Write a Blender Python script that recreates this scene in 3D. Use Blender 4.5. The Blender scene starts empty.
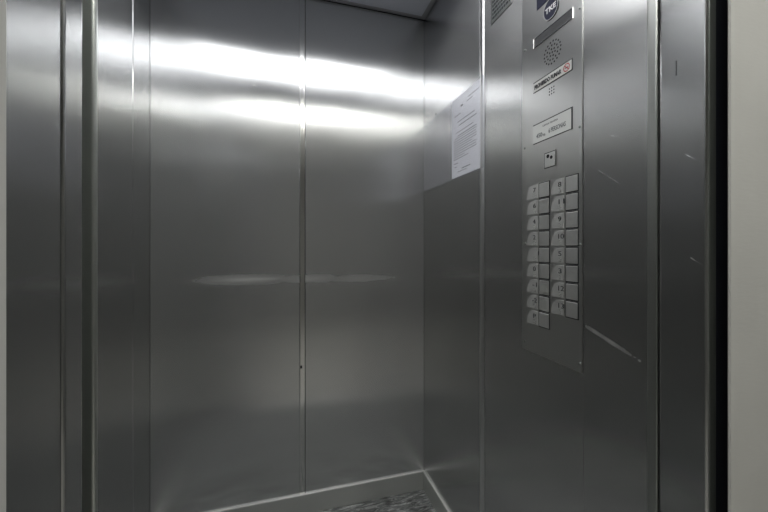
import bpy, bmesh, math, random
from mathutils import Vector, Matrix
random.seed(7)
S = bpy.context.scene
C = S.collection

# ------------------------------------------------------------------ dimensions (metres)
XL, XR = -0.4876, 0.6247      # cab side walls
YB, YF = 1.48, 0.478          # back wall, front of the cab
ZC = 2.187                    # cab ceiling
DOORH = 2.17                  # clear height of the doorway

# ------------------------------------------------------------------ material helpers
def mat(name):
    m = bpy.data.materials.new(name); m.use_nodes = True
    nt = m.node_tree
    return m, nt, nt.nodes['Principled BSDF']
def node(nt, t, **kw):
    n = nt.nodes.new(t)
    for k, v in kw.items():
        if k.startswith('i_'):
            n.inputs[k[2:].replace('_', ' ')].default_value = v
        else: setattr(n, k, v)
    return n
def math_n(nt, op, a, b=None, clamp=False):
    n = nt.nodes.new('ShaderNodeMath'); n.operation = op; n.use_clamp = clamp
    for i, v in enumerate((a, b)):
        if v is None: continue
        if isinstance(v, (int, float)): n.inputs[i].default_value = v
        else: nt.links.new(v, n.inputs[i])
    return n.outputs[0]
def plain(name, col, rough=0.5, metal=0.0, spec=None):
    m, nt, b = mat(name)
    b.inputs['Base Color'].default_value = (*col, 1)
    b.inputs['Roughness'].default_value = rough
    b.inputs['Metallic'].default_value = metal
    if spec is not None: b.inputs['Specular IOR Level'].default_value = spec
    return m

def seg_mask(nt, u, v, a, b, w, soft_noise=None):
    """1 on the segment a-b in the plane (u, v), falling to 0 at distance w"""
    ax, ay = a; bx, by = b
    dx, dy = bx - ax, by - ay; L2 = dx*dx + dy*dy
    pu = math_n(nt, 'SUBTRACT', u, ax); pv = math_n(nt, 'SUBTRACT', v, ay)
    t = math_n(nt, 'ADD', math_n(nt, 'MULTIPLY', pu, dx/L2), math_n(nt, 'MULTIPLY', pv, dy/L2), True)
    eu = math_n(nt, 'SUBTRACT', pu, math_n(nt, 'MULTIPLY', t, dx))
    ev = math_n(nt, 'SUBTRACT', pv, math_n(nt, 'MULTIPLY', t, dy))
    d = math_n(nt, 'SQRT', math_n(nt, 'ADD', math_n(nt, 'MULTIPLY', eu, eu), math_n(nt, 'MULTIPLY', ev, ev)))
    m = math_n(nt, 'SUBTRACT', 1.0, math_n(nt, 'DIVIDE', d, w), True)
    m = math_n(nt, 'POWER', m, 1.5)
    return m

def steel(name, col=(0.60, 0.605, 0.605), rough=0.24, aniso=0.95, wave=0.00025, wave_scale=(2.2, 2.2, 3.2),
          axis='X', scuffs=(), seed=0.0, grain=1.0, haze=0.985, scratch=0.5, clouds=1.0):
    """brushed stainless sheet: grain runs up the wall, reflections smear sideways"""
    m, nt, b = mat(name); L = nt.links.new
    b.inputs['Metallic'].default_value = haze
    geo = nt.nodes.new('ShaderNodeNewGeometry')
    cr = node(nt, 'ShaderNodeVectorMath', operation='CROSS_PRODUCT'); cr.inputs[0].default_value = (0, 0.0, 1)
    L(geo.outputs['True Normal'], cr.inputs[1])
    ad = node(nt, 'ShaderNodeVectorMath', operation='ADD'); ad.inputs[1].default_value = (0.002, 0.003, 0)
    L(cr.outputs[0], ad.inputs[0]); L(ad.outputs[0], b.inputs['Tangent'])
    b.inputs['Anisotropic'].default_value = aniso
    pos = geo.outputs['Position']
    # sideways fine grain
    mp = node(nt, 'ShaderNodeMapping'); mp.inputs['Scale'].default_value = (900, 900, 2.5)
    L(pos, mp.inputs['Vector'])
    n1 = node(nt, 'ShaderNodeTexNoise', i_Scale=1.0, i_Detail=2.0); L(mp.outputs[0], n1.inputs['Vector'])
    # soft wear clouds
    mp2 = node(nt, 'ShaderNodeMapping'); mp2.inputs['Scale'].default_value = (5, 5, 4); mp2.inputs['Location'].default_value = (seed, seed, seed)
    L(pos, mp2.inputs['Vector'])
    n2 = node(nt, 'ShaderNodeTexNoise', i_Scale=1.0, i_Detail=5.0, i_Roughness=0.6); L(mp2.outputs[0], n2.inputs['Vector'])
    r = math_n(nt, 'ADD', math_n(nt, 'MULTIPLY', math_n(nt, 'SUBTRACT', n1.outputs[0], 0.5), 0.035*grain), rough)
    r = math_n(nt, 'ADD', r, math_n(nt, 'MULTIPLY', math_n(nt, 'SUBTRACT', n2.outputs[0], 0.5), 0.10*clouds))
    # hairline scratches
    mp3 = node(nt, 'ShaderNodeMapping'); mp3.inputs['Scale'].default_value = (7, 7, 60); mp3.inputs['Rotation'].default_value = (0.25, 0.2, 0.3)
    L(pos, mp3.inputs['Vector'])
    n3 = node(nt, 'ShaderNodeTexNoise', i_Scale=1.6, i_Detail=3.0, i_Roughness=0.7); L(mp3.outputs[0], n3.inputs['Vector'])
    sc = math_n(nt, 'MULTIPLY', math_n(nt, 'SUBTRACT', n3.outputs[0], 0.64, True), 0.10*scratch, True)
    r = math_n(nt, 'ADD', r, sc)
    colsock = None
    mixc = node(nt, 'ShaderNodeMix', data_type='RGBA')
    cA, cB = mixc.inputs[6], mixc.inputs[7]
    cA.default_value = (*col, 1); cB.default_value = (0.86, 0.86, 0.84, 1)
    total = None
    if scuffs:
        sep = node(nt, 'ShaderNodeSeparateXYZ'); L(pos, sep.inputs[0])
        u = sep.outputs['X'] if axis == 'X' else sep.outputs['Y']; v = sep.outputs['Z']
        nb = node(nt, 'ShaderNodeTexNoise', i_Scale=38.0, i_Detail=4.0); L(pos, nb.inputs['Vector'])
        brk = math_n(nt, 'MULTIPLY', math_n(nt, 'SUBTRACT', nb.outputs[0], 0.32, True), 3.0, True)
        for a, bb, w, amt in scuffs:
            if isinstance(bb, float):          # soft paler streak: centre a, half length bb, half width w
                eu = math_n(nt, 'DIVIDE', math_n(nt, 'SUBTRACT', u, a[0]), bb); ev = math_n(nt, 'DIVIDE', math_n(nt, 'SUBTRACT', v, a[1]), w)
                e2 = math_n(nt, 'ADD', math_n(nt, 'MULTIPLY', eu, eu), math_n(nt, 'MULTIPLY', ev, ev))
                k = math_n(nt, 'POWER', math_n(nt, 'SUBTRACT', 1.0, e2, True), 3.0)
                s = math_n(nt, 'MULTIPLY', k, amt)
            else: s = math_n(nt, 'MULTIPLY', seg_mask(nt, u, v, a, bb, w), amt)
            if not isinstance(bb, float): s = math_n(nt, 'MULTIPLY', s, brk)
            total = s if total is None else math_n(nt, 'MAXIMUM', total, s)
        r = math_n(nt, 'ADD', r, math_n(nt, 'MULTIPLY', total, 0.35))
        L(total, mixc.inputs[0])
        L(math_n(nt, 'SUBTRACT', haze, math_n(nt, 'MULTIPLY', total, 0.5)), b.inputs['Metallic'])
    else:
        mixc.inputs[0].default_value = 0.0
    L(mixc.outputs[2], b.inputs['Base Color'])
    L(r, b.inputs['Roughness'])
    # gentle oil-canning of the sheet
    if wave:
        mp4 = node(nt, 'ShaderNodeMapping'); mp4.inputs['Scale'].default_value = wave_scale; mp4.inputs['Location'].default_value = (seed*3, seed, seed*2)
        L(pos, mp4.inputs['Vector'])
        n4 = node(nt, 'ShaderNodeTexNoise', i_Scale=1.0, i_Detail=1.0); L(mp4.outputs[0], n4.inputs['Vector'])
        bp = node(nt, 'ShaderNodeBump', i_Strength=1.0, i_Distance=wave*10); L(n4.outputs[0], bp.inputs['Height'])
        L(bp.outputs[0], b.inputs['Normal'])
    return m

M = {}
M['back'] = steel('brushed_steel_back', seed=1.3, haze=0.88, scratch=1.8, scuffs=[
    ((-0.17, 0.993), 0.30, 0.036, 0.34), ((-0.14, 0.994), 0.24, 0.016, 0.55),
    ((0.10, 0.991), 0.20, 0.030, 0.30), ((0.33, 0.987), 0.30, 0.026, 0.22)])  # soft paler, rougher streaks across the sheets at mid height
M['right'] = steel('brushed_steel_right', col=(0.58, 0.582, 0.58), seed=4.1, scratch=1.0, haze=1.0, axis='Y', scuffs=[
    ((0.585, 0.953), (0.50, 0.925), 0.006, 0.75), ((0.545, 0.940), (0.47, 0.915), 0.005, 0.6),
    ((0.578, 1.30), (0.50, 1.24), 0.003, 0.16), ((0.56, 1.36), (0.49, 1.33), 0.003, 0.12)])
M['left'] = steel('brushed_steel_left', col=(0.52, 0.525, 0.525), seed=7.7, haze=1.0)
M['jamb'] = steel('brushed_steel_jamb', seed=2.2, wave=0.0003, axis='Y', rough=0.20, aniso=0.8, haze=1.0, grain=0.5, scuffs=[
    ((0.362, 1.262), (0.348, 1.250), 0.0026, 0.35), ((0.356, 1.243), (0.345, 1.246), 0.002, 0.3),
    ((0.353, 1.205), (0.343, 1.20), 0.0026, 0.4), ((0.362, 1.166), (0.352, 1.160), 0.0014, 0.3), ((0.354, 1.108), (0.340, 1.098), 0.002, 0.4)])
M['left_jamb'] = steel('brushed_steel_left_jamb', seed=2.9, wave=0.0003, rough=0.19, aniso=0.75, haze=1.0, grain=0.3)
M['post'] = steel('door_post_steel', col=(0.46, 0.47, 0.45), rough=0.34, aniso=0.3, wave=0, seed=3.0)
M['sill'] = steel('pale_aluminium_sill', col=(0.72, 0.72, 0.70), rough=0.38, aniso=0.0, wave=0, haze=0.35)
M['lip'] = steel('bright_lip', col=(0.80, 0.80, 0.79), rough=0.32, aniso=0.0, wave=0, haze=0.75)  # paler steel for the skirting lip
M['plate'] = steel('brushed_steel_plate', col=(0.64, 0.64, 0.63), rough=0.285, seed=9.0, wave=0, aniso=0.55, grain=0.0, scratch=0.0, clouds=0.0, haze=1.0)
M['edge'] = steel('steel_edge', col=(0.66, 0.68, 0.65), rough=0.30, aniso=0.3, wave=0, seed=3.0)
M['guard'] = steel('door_edge_guard', col=(0.30, 0.32, 0.30), rough=0.4, aniso=0.2, wave=0, seed=3.3)  # dark steel: screws, and painted shade of door groove and jamb front
M['strip'] = plain('bright_strip', (0.66, 0.66, 0.655), 0.28, 0.98)
M['polish'] = plain('polished_steel', (0.72, 0.72, 0.71), 0.14, 1.0)
M['button'] = steel('button_steel', col=(0.74, 0.74, 0.73), rough=0.36, aniso=0.2, wave=0, haze=0.93, grain=0.6)
M['numplate'] = steel('number_plate_steel', col=(0.72, 0.72, 0.71), rough=0.42, aniso=0.1, wave=0, haze=0.9, grain=0.6)
M['skirt'] = steel('brushed_steel_skirting', col=(0.56, 0.57, 0.55), rough=0.33, aniso=0.3, wave=0, seed=5.5, haze=0.70)
M['ceil'] = plain('grey_ceiling_paint', (0.57, 0.595, 0.68), 0.4)
M['dark'] = plain('black_gap', (0.008, 0.009, 0.012), 0.6)
M['rubber'] = plain('black_rubber', (0.010, 0.011, 0.017), 0.45)
M['navy'] = plain('navy_plastic', (0.022, 0.024, 0.050), 0.35)
M['white_ink'] = plain('white_ink', (0.80, 0.80, 0.82), 0.5)
M['dark_ink'] = plain('dark_ink', (0.035, 0.035, 0.04), 0.6)
M['grey_ink'] = plain('grey_ink', (0.16, 0.17, 0.18), 0.6)
M['red_ink'] = plain('red_ink', (0.42, 0.05, 0.06), 0.5)
M['sign'] = plain('pale_sign_face', (0.66, 0.67, 0.66), 0.42)
M['smoke_sign'] = plain('pale_strip', (0.60, 0.60, 0.59), 0.40)
M['display'] = plain('smoked_display', (0.10, 0.102, 0.106), 0.25)
M['shadow_sheet'] = plain('plate_line', (0.07, 0.075, 0.08), 0.5, 0.6)  # dark grey metal for surrounds, numerals, engraved lines and small marks
M['paper'] = plain('white_paper', (0.90, 0.91, 0.95), 0.75)

# clear acrylic with a little haze
def acrylic():
    m = bpy.data.materials.new('hazy_acrylic'); m.use_nodes = True; nt = m.node_tree; L = nt.links.new
    nt.nodes.remove(nt.nodes['Principled BSDF']); out = nt.nodes['Material Output']
    tr = node(nt, 'ShaderNodeBsdfTransparent'); tr.inputs[0].default_value = (0.97, 0.97, 0.98, 1)
    df = node(nt, 'ShaderNodeBsdfDiffuse'); df.inputs[0].default_value = (0.75, 0.76, 0.80, 1)
    gl = node(nt, 'ShaderNodeBsdfGlossy'); gl.inputs['Roughness'].default_value = 0.12
    m1 = node(nt, 'ShaderNodeMixShader'); m1.inputs[0].default_value = 0.11
    L(tr.outputs[0], m1.inputs[1]); L(df.outputs[0], m1.inputs[2])
    m2 = node(nt, 'ShaderNodeMixShader'); m2.inputs[0].default_value = 0.05
    L(m1.outputs[0], m2.inputs[1]); L(gl.outputs[0], m2.inputs[2]); L(m2.outputs[0], out.inputs[0])
    return m
M['acrylic'] = acrylic()

# painted plaster of the landing
def plaster(name, col):
    m, nt, b = mat(name); L = nt.links.new
    tc = nt.nodes.new('ShaderNodeNewGeometry')
    n = node(nt, 'ShaderNodeTexNoise', i_Scale=9.0, i_Detail=6.0); L(tc.outputs['Position'], n.inputs['Vector'])
    cr = node(nt, 'ShaderNodeValToRGB'); e = cr.color_ramp.elements
    e[0].position = 0.3; e[0].color = (*[c*0.93 for c in col], 1); e[1].position = 0.7; e[1].color = (*col, 1)
    L(n.outputs[0], cr.inputs[0]); L(cr.outputs[0], b.inputs['Base Color'])
    mp = node(nt, 'ShaderNodeMapping'); mp.inputs['Scale'].default_value = (60, 60, 260); L(tc.outputs['Position'], mp.inputs['Vector'])
    n2 = node(nt, 'ShaderNodeTexNoise', i_Scale=1.0, i_Detail=4.0); L(mp.outputs[0], n2.inputs['Vector'])
    bp = node(nt, 'ShaderNodeBump', i_Strength=0.15, i_Distance=0.0012); L(n2.outputs[0], bp.inputs['Height']); L(bp.outputs[0], b.inputs['Normal'])
    b.inputs['Roughness'].default_value = 0.62
    return m
M['plaster'] = plaster('off_white_plaster', (0.51, 0.505, 0.48))
M['far'] = plaster('grey_plaster', (0.30, 0.30, 0.29))
M['hall_ceiling'] = plaster('white_hall_ceiling', (0.62, 0.62, 0.60))

# dark speckled vinyl of the cab floor
def vinyl():
    m, nt, b = mat('dark_marbled_vinyl'); L = nt.links.new
    g = nt.nodes.new('ShaderNodeNewGeometry')
    mp = node(nt, 'ShaderNodeMapping'); mp.inputs['Scale'].default_value = (9, 34, 1); mp.inputs['Rotation'].default_value = (0, 0, 0.35)
    L(g.outputs['Position'], mp.inputs['Vector'])
    n = node(nt, 'ShaderNodeTexNoise', i_Scale=1.3, i_Detail=8.0, i_Roughness=0.7, i_Distortion=1.4); L(mp.outputs[0], n.inputs['Vector'])
    cr = node(nt, 'ShaderNodeValToRGB'); e = cr.color_ramp.elements
    e[0].position = 0.36; e[0].color = (0.020, 0.021, 0.021, 1); e[1].position = 0.66; e[1].color = (0.50, 0.51, 0.50, 1)
    x = cr.color_ramp.elements.new(0.50); x.color = (0.12, 0.125, 0.125, 1)
    L(n.outputs[0], cr.inputs[0]); L(cr.outputs[0], b.inputs['Base Color']); b.inputs['Roughness'].default_value = 0.38
    return m
M['vinyl'] = vinyl()
def tiles():
    m, nt, b = mat('landing_terrazzo'); L = nt.links.new
    g = nt.nodes.new('ShaderNodeNewGeometry')
    n = node(nt, 'ShaderNodeTexVoronoi', i_Scale=70.0); L(g.outputs['Position'], n.inputs['Vector'])
    cr = node(nt, 'ShaderNodeValToRGB'); e = cr.color_ramp.elements
    e[0].color = (0.20, 0.20, 0.19, 1); e[1].color = (0.42, 0.41, 0.39, 1); e[1].position = 0.6
    L(n.outputs['Distance'], cr.inputs[0]); L(cr.outputs[0], b.inputs['Base Color']); b.inputs['Roughness'].default_value = 0.35
    return m
M['terrazzo'] = tiles()
def glow(name, col, k):
    m, nt, b = mat(name)
    b.inputs['Base Color'].default_value = (0.8, 0.8, 0.8, 1)
    b.inputs['Emission Color'].default_value = (*col, 1); b.inputs['Emission Strength'].default_value = k
    return m
M['cab_light'] = glow('cab_lamp_diffuser', (0.97, 0.98, 1.0), 4.9)
M['hall_light'] = glow('landing_lamp_diffuser', (1.0, 1.0, 0.95), 22.0)

# ------------------------------------------------------------------ mesh helpers
def box(bm, x0, x1, y0, y1, z0, z1, bev=0.0, seg=2):
    t = bmesh.new()
    bmesh.ops.create_cube(t, size=1.0)
    for v in t.verts:
        v.co = Vector(((x0+x1)/2 + v.co.x*(x1-x0), (y0+y1)/2 + v.co.y*(y1-y0), (z0+z1)/2 + v.co.z*(z1-z0)))
    if bev: bmesh.ops.bevel(t, geom=list(t.edges), offset=bev, segments=seg, profile=0.5, affect='EDGES')
    me = bpy.data.meshes.new('t'); t.to_mesh(me); t.free(); bm.from_mesh(me); bpy.data.meshes.remove(me)
    return bm
def prism(bm, pts, x0, x1, bev=0.0):
    """outline pts (y, z) on the right-hand wall, extruded from x0 to x1"""
    t = bmesh.new()
    f = t.faces.new([t.verts.new((x1, y, z)) for y, z in pts])
    r = bmesh.ops.extrude_face_region(t, geom=[f])
    vs = [g for g in r['geom'] if isinstance(g, bmesh.types.BMVert)]
    for v in vs: v.co.x = x0
    bmesh.ops.recalc_face_normals(t, faces=t.faces)
    if bev:
        es = [e for e in t.edges if all(abs(v.co.x - x0) < 1e-6 for v in e.verts)]
        bmesh.ops.bevel(t, geom=es, offset=bev, segments=2, profile=0.5, affect='EDGES')
    me = bpy.data.meshes.new('t'); t.to_mesh(me); t.free(); bm.from_mesh(me); bpy.data.meshes.remove(me)
    return bm
def circ(cy, cz, r, n=32, ry=None):
    return [(cy + (ry or r)*math.cos(2*math.pi*i/n), cz + r*math.sin(2*math.pi*i/n)) for i in range(n)]
def obj(name, bm, m, parent=None, smooth=False):
    me = bpy.data.meshes.new(name); bm.to_mesh(me); bm.free()
    if smooth:
        for p in me.polygons: p.use_smooth = True
    me.materials.append(m)
    o = bpy.data.objects.new(name, me); C.objects.link(o)
    if parent is not None:
        o.parent = parent; o.matrix_parent_inverse = Matrix.Translation(-Vector(parent.location)) if parent.location.length else Matrix()
    return o
def bx(name, m, *a, parent=None, bev=0.0, smooth=False, seg=2):
    return obj(name, box(bmesh.new(), *a, bev=bev, seg=seg), m, parent, smooth)
def struct(o, label):
    o['kind'] = 'structure'; o['label'] = label; o['category'] = o.name.split('_')[0]
    return o
def tag(o, label, cat, group=None):
    o['label'] = label; o['category'] = cat
    if group: o['group'] = group
    return o
def thing(name, loc, label, cat):
    o = bpy.data.objects.new(name, None); o.location = loc; o.empty_display_size = 0.05; C.objects.link(o)
    return tag(o, label, cat)
def letters(name, txt, size, y_left, z, x, m, parent, width=None, depth=0.0004, align='LEFT', bold=0.0, spacing=1.0):
    """writing on the right-hand wall, read from inside the cab (left end at the larger y)"""
    cu = bpy.data.curves.new(name, 'FONT'); cu.body = txt; cu.size = size; cu.extrude = depth; cu.offset = bold
    cu.align_x = align; cu.space_character = spacing; cu.resolution_u = 3
    t = bpy.data.objects.new('t', cu); C.objects.link(t)
    bpy.context.view_layer.update()
    me = bpy.data.meshes.new_from_object(t.evaluated_get(bpy.context.evaluated_depsgraph_get()))
    bpy.data.objects.remove(t); bpy.data.curves.remove(cu)
    xs = [v.co.x for v in me.vertices]; w = max(xs) - min(xs); k = (width / w) if width else 1.0
    for v in me.vertices:
        tx, ty, tz = v.co
        v.co = (x - tz, y_left - tx*k, z + ty)
    me.flip_normals() if False else None
    me.materials.clear(); me.materials.append(m)
    o = bpy.data.objects.new(name, me); C.objects.link(o)
    if parent is not None:
        o.parent = parent; o.matrix_parent_inverse = Matrix.Translation(-Vector(parent.location))
    return o

# ------------------------------------------------------------------ the cab: shell
struct(bx('floor', M['vinyl'], XL-0.03, XR+0.03, YF-0.02, YB+0.03, -0.03, 0.0), 'dark marbled vinyl floor of the elevator cab')
wb = struct(bx('wall_back', M['dark'], XL-0.02, XR+0.02, YB+0.004, YB+0.03, 0, ZC+0.1), 'brushed steel back wall of the cab in two sheets')
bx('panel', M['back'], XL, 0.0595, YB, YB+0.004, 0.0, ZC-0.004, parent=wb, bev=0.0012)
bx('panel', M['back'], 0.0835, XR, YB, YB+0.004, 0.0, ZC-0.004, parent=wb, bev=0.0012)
wr = struct(bx('wall_right', M['dark'], XR+0.004, XR+0.03, 0.448, YB+0.004, 0, ZC+0.1), 'brushed steel right wall of the cab that carries the controls')
bx('panel', M['right'], XR, XR+0.004, 1.0035, YB, 0, ZC-0.004, parent=wr, bev=0.0012)
bx('panel', M['right'], XR, XR+0.004, 0.448, 0.5932, 0, ZC-0.004, parent=wr, bev=0.0008)
bx('panel', M['right'], XR, XR+0.004, 0.5938, 0.9775, 0, ZC-0.004, parent=wr, bev=0.0008)
wl = struct(bx('wall_left', M['dark'], XL-0.03, XL-0.004, YF, YB+0.004, 0, ZC+0.1), 'brushed steel left wall of the cab, mostly behind the doors')
bx('panel', M['left'], XL-0.004, XL, 1.332, YB, 0, ZC-0.004, parent=wl, bev=0.0015)
bx('panel', M['left'], XL-0.004, XL, YF, 1.329, 0, ZC-0.004, parent=wl, bev=0.0015)
# small dents and rivets in the back sheets
for x, z, r in ((-0.1204, 1.7796, 0.006), (0.2349, 1.9049, 0.006), (0.285, 1.895, 0.004)):
    b = bmesh.new(); bmesh.ops.create_uvsphere(b, u_segments=20, v_segments=12, radius=r, matrix=Matrix.Translation((x, YB, z)) @ Matrix.Diagonal((1, 0.28, 0.8, 1)))
    obj('rivet', b, M['polish'], wb, True)
# joint strips
def half_round(name, m, horizontal, c, base, half, bulge):
    bm = bmesh.new(); n = 12; rows = []
    for k in range(n+1):
        t = -1 + 2*k/n; d = base - bulge*(1 - t*t); p = c + half*t
        xy = (p, d) if horizontal else (d, p)
        rows.append([bm.verts.new((*xy, z)) for z in (0.0, ZC-0.004)])
    for a, b in zip(rows, rows[1:]): bm.faces.new((a[0], b[0], b[1], a[1]))
    back = [bm.verts.new(((p, base+0.003) if horizontal else (base+0.003, p)) + (z,)) for p, z in ((c-half, 0), (c+half, 0), (c+half, ZC-0.004), (c-half, ZC-0.004))]
    bm.faces.new(back); bm.faces.new((back[0], rows[0][0], rows[0][1], back[3])); bm.faces.new((rows[-1][0], back[1], back[2], rows[-1][1]))
    bmesh.ops.recalc_face_normals(bm, faces=bm.faces)
    return obj(name, bm, m)
t = struct(half_round('trim_1', M['polish'], True, 0.0706, YB+0.0008, 0.0110, 0.0010), 'polished vertical joint strip down the middle of the back wall')
bx('clip', M['dark'], 0.0625, 0.0705, YB-0.0018, YB, 0.613, 0.625, parent=t, bev=0.0008)
struct(half_round('trim_2', M['strip'], False, 0.9905, XR, 0.0120, 0.0045), 'bright polished joint strip on the right wall beside the notice')
# skirting with a bright upper lip
def skirting(name, label, x0, x1, y0, y1, lip):
    o = struct(bx(name, M['skirt'], x0, x1, y0, y1, 0, 0.0795, bev=0.0008), label)
    bx('lip', M['lip'], *lip, parent=o, bev=0.0012)
skirting('baseboard_back', 'brushed steel skirting under the back wall', XL, XR, YB-0.008, YB-0.0002, (XL, XR, YB-0.0088, YB-0.0002, 0.0790, 0.0835))
skirting('baseboard_right', 'brushed steel skirting under the right wall', XR-0.008, XR-0.0002, 0.46, YB-0.0096, (XR-0.0088, XR-0.0002, 0.46, YB-0.0096, 0.0790, 0.0835))
skirting('baseboard_left', 'brushed steel skirting under the left wall', XL+0.0002, XL+0.008, YF, YB-0.0096, (XL+0.0002, XL+0.0095, YF, YB-0.0096, 0.078, 0.084))
# ceiling sheet with a painted shadow gap and an opening for the lamp
LX0, LX1, LY0, LY1 = -0.43, 0.567, 0.69, 0.980
g = 0.020
bm = bmesh.new()
box(bm, XL+g, XR-g, LY1, YB-g, ZC, ZC+0.0028); box(bm, XL+g, XR-g, YF, LY0, ZC, ZC+0.0028)
box(bm, XL+g, LX0, LY0, LY1, ZC, ZC+0.0028); box(bm, LX1, XR-g, LY0, LY1, ZC, ZC+0.0028)
struct(obj('ceiling', bm, M['ceil']), 'dark grey metal ceiling of the cab')
M['gap'] = plain('gap_shade_grey', (0.36, 0.365, 0.40), 0.5)  # shade of the ceiling gap put into this strip's colour
struct(bx('trim_3', M['gap'], XL-0.03, XR+0.03, YF-0.03, YB+0.03, ZC+0.003, ZC+0.03), 'grey strip painted as the shadow gap around the cab ceiling')
lamp = thing('ceiling_light', ((LX0+LX1)/2, (LY0+LY1)/2, ZC), 'wide white light panel set into the cab ceiling', 'light')
bx('diffuser', M['cab_light'], LX0+0.012, LX1-0.012, LY0+0.006, LY1-0.002, ZC-0.001, ZC+0.0025, parent=lamp)
bm = bmesh.new()
box(bm, LX0, LX0+0.012, LY0, LY1, ZC-0.002, ZC+0.0027); box(bm, LX1-0.012, LX1, LY0, LY1, ZC-0.002, ZC+0.0027)
box(bm, LX0, LX1, LY0, LY0+0.006, ZC-0.002, ZC+0.0027); box(bm, LX0, LX1, LY1-0.002, LY1, ZC-0.0005, ZC+0.0027)
obj('frame', bm, M['edge'], lamp)
# front wall of the cab: return beside the doors and header
bm = bmesh.new()
box(bm, XL-0.03, -0.225, YF-0.004, YF, 0, ZC+0.02); box(bm, -0.225, XR+0.03, YF-0.004, YF, DOORH, ZC+0.02)
struct(obj('wall_front', bm, M['left']), 'steel front return and header around the cab doorway')
# right-hand door post of the cab
struct(bx('trim_4', M['post'], 0.605, 0.66, 0.425, 0.4440, 0, DOORH+0.02, bev=0.004, smooth=False, seg=4), 'pale rounded steel door post at the front of the right wall')

# ------------------------------------------------------------------ doorway, doors and landing
d1 = struct(bx('door_1', M['left_jamb'], -0.90, -0.2, 0.3929, 0.426, 0.008, DOORH, bev=0.0035, seg=4), 'steel landing door leaf slid open at the left')
d2 = struct(bx('door_2', M['jamb'], -0.90, -0.215, 0.449, 0.470, 0.008, DOORH), 'steel cab door leaf slid open behind the landing door')
bx('leading_edge', M['edge'], -0.235, -0.2, 0.4475, 0.4560, 0.008, DOORH, parent=d2, bev=0.003, seg=4)
bx('edge_guard', M['guard'], -0.26, -0.218, 0.428, 0.447, 0.008, DOORH, parent=d2)  # sheet added in the door groove, the groove's shade in its colour
struct(bx('trim_5', M['left_jamb'], -0.235, -0.2, 0.3228, 0.3885, 0, DOORH, bev=0.0012), 'brushed steel door jamb at the left edge of the doorway')
t6 = struct(bx('trim_6', M['jamb'], 0.57, 0.5865, 0.334, 0.398, 0, DOORH, bev=0.0035, seg=4), 'scratched brushed steel door jamb at the right of the doorway')
bx('gouge', M['shadow_sheet'], 0.5697, 0.571, 0.3727, 0.3741, 1.384, 1.406, parent=t6)
bx('front_shade', M['guard'], 0.5745, 0.5870, 0.3334, 0.336, 0, DOORH, parent=t6)  # jamb front face darkened, its dark reflection put into the colour
struct(bx('trim_7', M['rubber'], 0.5870, 0.66, 0.3385, 0.36, 0, DOORH+0.03), 'black gap strip between right jamb and the pale wall')
struct(bx('trim_8', M['plaster'], 0.5865, 0.5871, 0.3180, 0.3197, 0, DOORH+0.03, bev=0.0001), 'thin pale edge bead of the landing wall')
bm = bmesh.new(); box(bm, -2.0, -0.199, 0.312, 0.3222, 0, 2.45); box(bm, -2.0, -0.24, 0.3222, 0.392, 0, 2.45)
struct(obj('wall_left_landing', bm, M['plaster']), 'pale plaster landing wall at the left of the doorway')
bm = bmesh.new(); box(bm, 0.5815, 2.2, 0.3135, 0.3160, 0, 2.45); box(bm, 0.665, 2.2, 0.316, 0.40, 0, 2.45)
struct(obj('wall_right_landing', bm, M['plaster']), 'pale plaster landing wall at the right of the doorway')
bm = bmesh.new(); box(bm, -0.199, 0.5895, 0.312, 0.39, DOORH, 2.45)
struct(obj('wall_lintel', bm, M['plaster']), 'pale plaster above the landing doorway')
struct(bx('wall_landing_far', M['far'], -2.0, 2.2, -2.82, -2.78, 0, 2.45), 'pale plaster wall across the landing')
struct(bx('wall_landing_end_left', M['far'], -2.04, -2.0, -2.82, 0.40, 0, 2.45), 'pale plaster end wall of the landing, left')
struct(bx('wall_landing_end_right', M['far'], 2.2, 2.24, -2.82, 0.40, 0, 2.45), 'pale plaster end wall of the landing, right')
struct(bx('floor_landing', M['terrazzo'], -2.04, 2.24, -2.82, 0.398, -0.03, 0.0), 'speckled grey landing floor')
struct(bx('ceiling_landing', M['hall_ceiling'], -2.04, 2.24, -2.82, 0.40, 2.45, 2.48), 'white landing ceiling')
struct(bx('trim_9', M['sill'], -0.24, 0.66, 0.398, YF-0.02, -0.03, 0.0), 'metal door sill at the threshold')
hl = thing('ceiling_light', (0.2, -0.29, 2.45), 'long light fitting on the landing ceiling outside the doorway', 'light')
bx('housing', M['edge'], -0.72, 1.17, -0.40, -0.18, 2.41, 2.45, parent=hl, bev=0.004)
bx('diffuser', M['hall_light'], -0.70, 1.15, -0.370, -0.205, 2.404, 2.412, parent=hl)

# ------------------------------------------------------------------ control panel on the right wall
X0 = XR                       # wall face
XF = XR - 0.0022              # panel face
cp = thing('control_panel', (XR, 0.692, 0.848), 'tall brushed steel control panel with two columns of square floor buttons', 'control panel')
bx('cover_plate', M['plate'], XF, X0, 0.5942, 0.7897, 0.848, ZC-0.012, parent=cp, bev=0.0006)
for y, z in ((0.7783, 1.6547), (0.6002, 1.6490), (0.7795, 1.3907), (0.6005, 1.3882), (0.7775, 1.1338), (0.6003, 1.1300), (0.7800, 0.8699), (0.6003, 0.8678)):
    b = bmesh.new(); bmesh.ops.create_uvsphere(b, u_segments=16, v_segments=8, radius=0.0032, matrix=Matrix.Translation((XF, y, z)) @ Matrix.Diagonal((0.45, 1, 1, 1)))
    obj('screw', b, M['guard'], cp, True)
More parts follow.
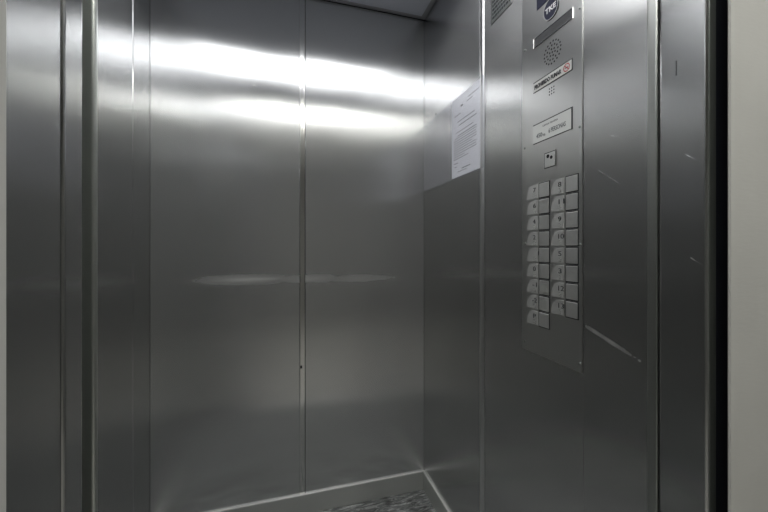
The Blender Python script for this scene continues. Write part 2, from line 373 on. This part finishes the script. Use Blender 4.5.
# maker's emblem: navy plate and round badge
em = obj('emblem_plate', prism(bmesh.new(), [(0.7325, 1.7315), (0.675, 1.7315), (0.675, 1.800), (0.7325, 1.800)], XF-0.0012, XF), M['navy'], cp)
bd = obj('badge', prism(bmesh.new(), circ(0.6835, 1.7045, 0.0262, 40, 0.0242), XF-0.0022, XF), M['navy'], cp)
bm = bmesh.new()
n = 48
for i in range(n):
    a0, a1 = 2*math.pi*i/n, 2*math.pi*(i+1)/n
    q = []
    for a, k in ((a0, 0.0), (a1, 0.0), (a1, 0.0016), (a0, 0.0016)):
        q.append(bm.verts.new((XF-0.0026, 0.6835 + (0.0224+k)*math.cos(a), 1.7045 + (0.0244+k)*math.sin(a))))
    bm.faces.new(q)
bmesh.ops.recalc_face_normals(bm, faces=bm.faces)
sol = obj('ring', bm, M['smoke_sign'], bd); md = sol.modifiers.new('s', 'SOLIDIFY'); md.thickness = 0.0006
letters('lettering', 'TKE', 0.0175, 0.7010, 1.6985, XF-0.0024, M['white_ink'], bd, width=0.035, bold=0.0005)
# position display in a shallow frame
dp = bx('display', M['display'], XF-0.0010, XF, 0.6205, 0.7432, 1.6415, 1.6615, parent=cp)
bm = bmesh.new()
box(bm, XF-0.0026, XF, 0.6185, 0.6215, 1.6380, 1.6640, 0.0006); box(bm, XF-0.0026, XF, 0.7425, 0.7450, 1.6380, 1.6640, 0.0006)
box(bm, XF-0.0020, XF, 0.6215, 0.7425, 1.6380, 1.6410, 0.0006); box(bm, XF-0.0020, XF, 0.6215, 0.7425, 1.6615, 1.6640, 0.0006)
obj('frame', bm, M['polish'], dp)
bx('window_line', M['shadow_sheet'], XF-0.0013, XF-0.0009, 0.628, 0.736, 1.6505, 1.6520, parent=dp)
# loudspeaker holes in rings
bm = bmesh.new()
for k, (r, n) in enumerate(((0.0, 1), (0.0088, 6), (0.0176, 12), (0.0264, 18))):
    for i in range(n):
        a = 2*math.pi*i/n + k*0.21
        prism(bm, circ(0.6805 + r*math.cos(a), 1.5965 + r*math.sin(a), 0.0024, 8), XF-0.00015, XF+0.001)
obj('speaker_holes', bm, M['dark'], cp)
bm = bmesh.new()
for i in range(3):
    for j in range(3):
        prism(bm, circ(0.6827 + (i-1)*0.0072, 1.5040 + (j-1)*0.0072, 0.0020, 8), XF-0.00015, XF+0.001)
obj('microphone_holes', bm, M['dark'], cp)
# no-smoking strip
ns = bx('no_smoking_sign', M['smoke_sign'], XF-0.0014, XF, 0.6217, 0.7450, 1.5248, 1.5480, parent=cp, bev=0.0006)
ns['label'] = 'pale strip forbidding smoking with a red ring'
letters('lettering', 'PROHIBIDO FUMAR', 0.0142, 0.7405, 1.5312, XF-0.0014, M['dark_ink'], ns, width=0.0895, bold=0.0007)
bx('surround', M['shadow_sheet'], XF-0.0010, XF, 0.6195, 0.7452, 1.5232, 1.5505, parent=ns)
bm = bmesh.new(); n = 32; cy, cz = 0.6355, 1.5364
for i in range(n):
    a0, a1 = 2*math.pi*i/n, 2*math.pi*(i+1)/n
    bm.faces.new([bm.verts.new((XF-0.0017, cy+r*math.cos(a), cz+r*math.sin(a))) for a, r in ((a0, 0.0072), (a1, 0.0072), (a1, 0.0094), (a0, 0.0094))])
box(bm, XF-0.0017, XF-0.0014, cy-0.0075, cy+0.0075, cz-0.001, cz+0.001)
for v in bm.verts[-8:]:
    y, z = v.co.y-cy, v.co.z-cz; v.co.y = cy + (y-z)*0.707; v.co.z = cz + (y+z)*0.707
bmesh.ops.recalc_face_normals(bm, faces=bm.faces)
obj('prohibition_ring', bm, M['red_ink'], ns)
bx('cigarette', M['dark_ink'], XF-0.0016, XF-0.0014, cy-0.005, cy+0.005, cz-0.0012, cz+0.0008, parent=ns)
# load sign
ls = bx('capacity_sign', M['sign'], XF-0.0012, XF, 0.6228, 0.7462, 1.3920, 1.4380, parent=cp, bev=0.0004)
ls['label'] = 'pale load and passenger sign in a dark surround'
bm = bmesh.new()
box(bm, XF-0.0010, XF, 0.6195, 0.6228, 1.3895, 1.4405); box(bm, XF-0.0010, XF, 0.6228, 0.7462, 1.4380, 1.4405)
box(bm, XF-0.0008, XF, 0.6228, 0.7462, 1.3902, 1.3920)
obj('surround', bm, M['shadow_sheet'], ls)
letters('lettering', 'CARGA MAXIMA', 0.0062, 0.7120, 1.4255, XF-0.0012, M['grey_ink'], ls, width=0.050)
letters('lettering', '450', 0.0150, 0.7335, 1.4030, XF-0.0012, M['grey_ink'], ls, width=0.0205, bold=0.0003)
letters('lettering', 'kg.', 0.0085, 0.7115, 1.4030, XF-0.0012, M['grey_ink'], ls, width=0.010)
letters('lettering', '6 PERSONAS', 0.0150, 0.6915, 1.4040, XF-0.0012, M['grey_ink'], ls, width=0.0530, bold=0.0003)
# key switch
ks = bx('key_switch', M['display'], XF-0.0012, XF, 0.6690, 0.7060, 1.3185, 1.3570, parent=cp)
bx('face', M['button'], XF-0.0022, XF-0.0010, 0.6710, 0.7040, 1.3205, 1.3550, parent=ks, bev=0.0006)
obj('keyhole', prism(bmesh.new(), circ(0.6925, 1.3470, 0.0046, 20), XF-0.0026, XF-0.002), M['dark'], ks)
obj('keyhole', prism(bmesh.new(), circ(0.6815, 1.3420, 0.0042, 20), XF-0.0026, XF-0.002), M['dark'], ks)
bx('rim', M['polish'], XF-0.0030, XF, 0.6675, 0.6700, 1.3175, 1.3580, parent=ks, bev=0.0006)
# floor buttons with their number plates
PITCH, TOP, BH = 0.04075, 1.2850, 0.0354
nums = {0: ['7', '6', '4', '2', '1', '0', '-1', '-2', 'P'], 1: ['8', '11', '9', '10', '5', '3', '12', '13']}
cols = ((0.7695, 0.7295, 0.7235, 0.6905), (0.6835, 0.6448, 0.6372, 0.6050))
for c, (pl, pr, bl, br) in enumerate(cols):
    for r, s in enumerate(nums[c]):
        zt = TOP - r*PITCH; zb = zt - BH
        # number plate: square with one broad rounded corner (upper left as one reads it)
        R = 0.026; pts = [(pr, zb), (pl, zb)]
        for k in range(0, 9):
            a = math.pi/2*k/8
            pts.append((pl - 0.026 + 0.026*math.cos(a), zt - 0.030 + 0.030*math.sin(a)))
        pts.append((pr, zt))
        p = obj('number_plate', prism(bmesh.new(), pts, XF-0.0014, XF, 0.0005), M['numplate'], cp)
        letters('numeral', s, 0.0165, pr+0.0165 if len(s) == 1 else pr+0.0195, zb+0.0165, XF-0.0014, M['shadow_sheet'], p, width=0.0095 if len(s) == 1 else 0.0165, depth=0.0006)
        bm = bmesh.new()
        for i, j in ((0, 0), (1, 0), (0, 1), (1, 2)):
            prism(bm, circ(pr+0.007+0.005*i, zb+0.004+0.0038*j, 0.0013, 8), XF-0.0022, XF-0.0014)
        obj('braille', bm, M['polish'], p)
        bt = obj('floor_button', box(bmesh.new(), XF-0.0022, XF, br, bl, zb, zt, 0.0010, 3), M['button'], cp)
        bx('bezel', M['dark'], XF-0.0006, XF, br-0.0022, bl+0.0022, zb-0.0022, zt+0.0022, parent=bt)
        if c == 0 and r in (6, 7):
            bx('worn_face', M['skirt'], XF-0.0024, XF-0.0021, br+0.006, bl-0.006, zb+0.006, zt-0.008, parent=bt)

# ------------------------------------------------------------------ embossed plate high up between joint strip and control panel
ip = tag(bx('instruction_plate', M['shadow_sheet'], XR-0.0008, XR, 0.836, 0.9385, 1.8215, 1.95), 'small engraved metal plate high on the right wall, left of the control panel', 'plate')
bx('face', M['edge'], XR-0.0014, XR-0.0006, 0.8380, 0.9362, 1.8245, 1.948, parent=ip, bev=0.0004)
for i in range(5):
    rnd = random.Random(i)
    bm = bmesh.new(); y = 0.930
    while y > 0.848:
        w = rnd.uniform(0.004, 0.012); box(bm, XR-0.0018, XR-0.0013, y-w, y, 1.8345+i*0.0125, 1.8415+i*0.0125); y -= w + 0.003
    obj('engraved_line', bm, M['shadow_sheet'], ip)

# ------------------------------------------------------------------ notice and its clear sheet
pa = tag(bx('notice', M['paper'], XR-0.0030, XR-0.0026, 0.9870, 1.1970, 1.3880, 1.6850), 'white printed notice on the right wall behind a clear sheet', 'paper')
def text_rows(name, rows, m, seed):
    rr = random.Random(seed)
    for z, ya, yb, h in rows:
        y = ya; bm = bmesh.new()
        while y > yb + 0.002:
            w = min(rr.uniform(0.006, 0.020), y - yb); box(bm, XR-0.0033, XR-0.0030, y-w, y, z, z+h); y -= w + 0.0022
        obj(name, bm, m, pa)
text_rows('heading', [(1.655, 1.075, 1.005, 0.003), (1.640, 1.128, 1.108, 0.0065), (1.643, 1.085, 1.045, 0.003), (1.617, 1.175, 1.125, 0.0026)], M['grey_ink'], 2)
rows = [(1.590 - 0.0, 1.15, 1.03, 0.0026), (1.575, 1.14, 1.02, 0.0032), (1.552, 1.165, 1.04, 0.0026), (1.538, 1.15, 1.02, 0.0034), (1.531, 1.175, 1.02, 0.0022)]
for k in range(9): rows.append((1.522 - 0.0085*k, 1.180, 1.02 + (0.03 if k % 4 == 3 else 0.0) + (0.05 if k > 6 else 0), 0.0028))
rows += [(1.438, 1.178, 1.150, 0.0026), (1.425, 1.175, 1.155, 0.0022), (1.412, 1.120, 1.060, 0.0034), (1.404, 1.150, 1.085, 0.0024)]
text_rows('text_line', rows, M['grey_ink'], 5)
tag(bx('clear_sheet', M['acrylic'], XR-0.0062, XR-0.0040, 0.9715, 1.4690, 1.3835, 1.6890, bev=0.0004), 'clear hazy plastic sheet over the notice, reaching to the back corner', 'plastic sheet')
b = bmesh.new(); bmesh.ops.create_uvsphere(b, u_segments=16, v_segments=8, radius=0.005, matrix=Matrix.Translation((XR, 1.3487, 1.6975)) @ Matrix.Diagonal((0.5, 1, 1, 1)))
obj('screw', b, M['shadow_sheet'], wr, True)

# ------------------------------------------------------------------ world, camera, colour
w = bpy.data.worlds.new('World'); S.world = w; w.use_nodes = True
w.node_tree.nodes['Background'].inputs[0].default_value = (0.5, 0.5, 0.5, 1)
w.node_tree.nodes['Background'].inputs[1].default_value = 0.02
cam = bpy.data.cameras.new('camera'); co = bpy.data.objects.new('camera', cam); C.objects.link(co)
cam.sensor_width = 36.0; cam.lens = 16.0; cam.clip_start = 0.01; cam.shift_y = -8.5/768
co.location = (0, 0, 1.123); co.rotation_euler = (math.radians(90), 0, math.radians(-16.2))
S.camera = co
S.view_settings.view_transform = 'Standard'; S.view_settings.look = 'None'
S.view_settings.gamma = 1.0; S.view_settings.use_curve_mapping = False
S.view_settings.exposure = 0.50
S.cycles.use_denoising = True
S.cycles.sample_clamp_indirect = 4.0
S.cycles.use_adaptive_sampling = False
S.cycles.max_bounces = 16; S.cycles.glossy_bounces = 14; S.cycles.diffuse_bounces = 5; S.cycles.transparent_max_bounces = 16
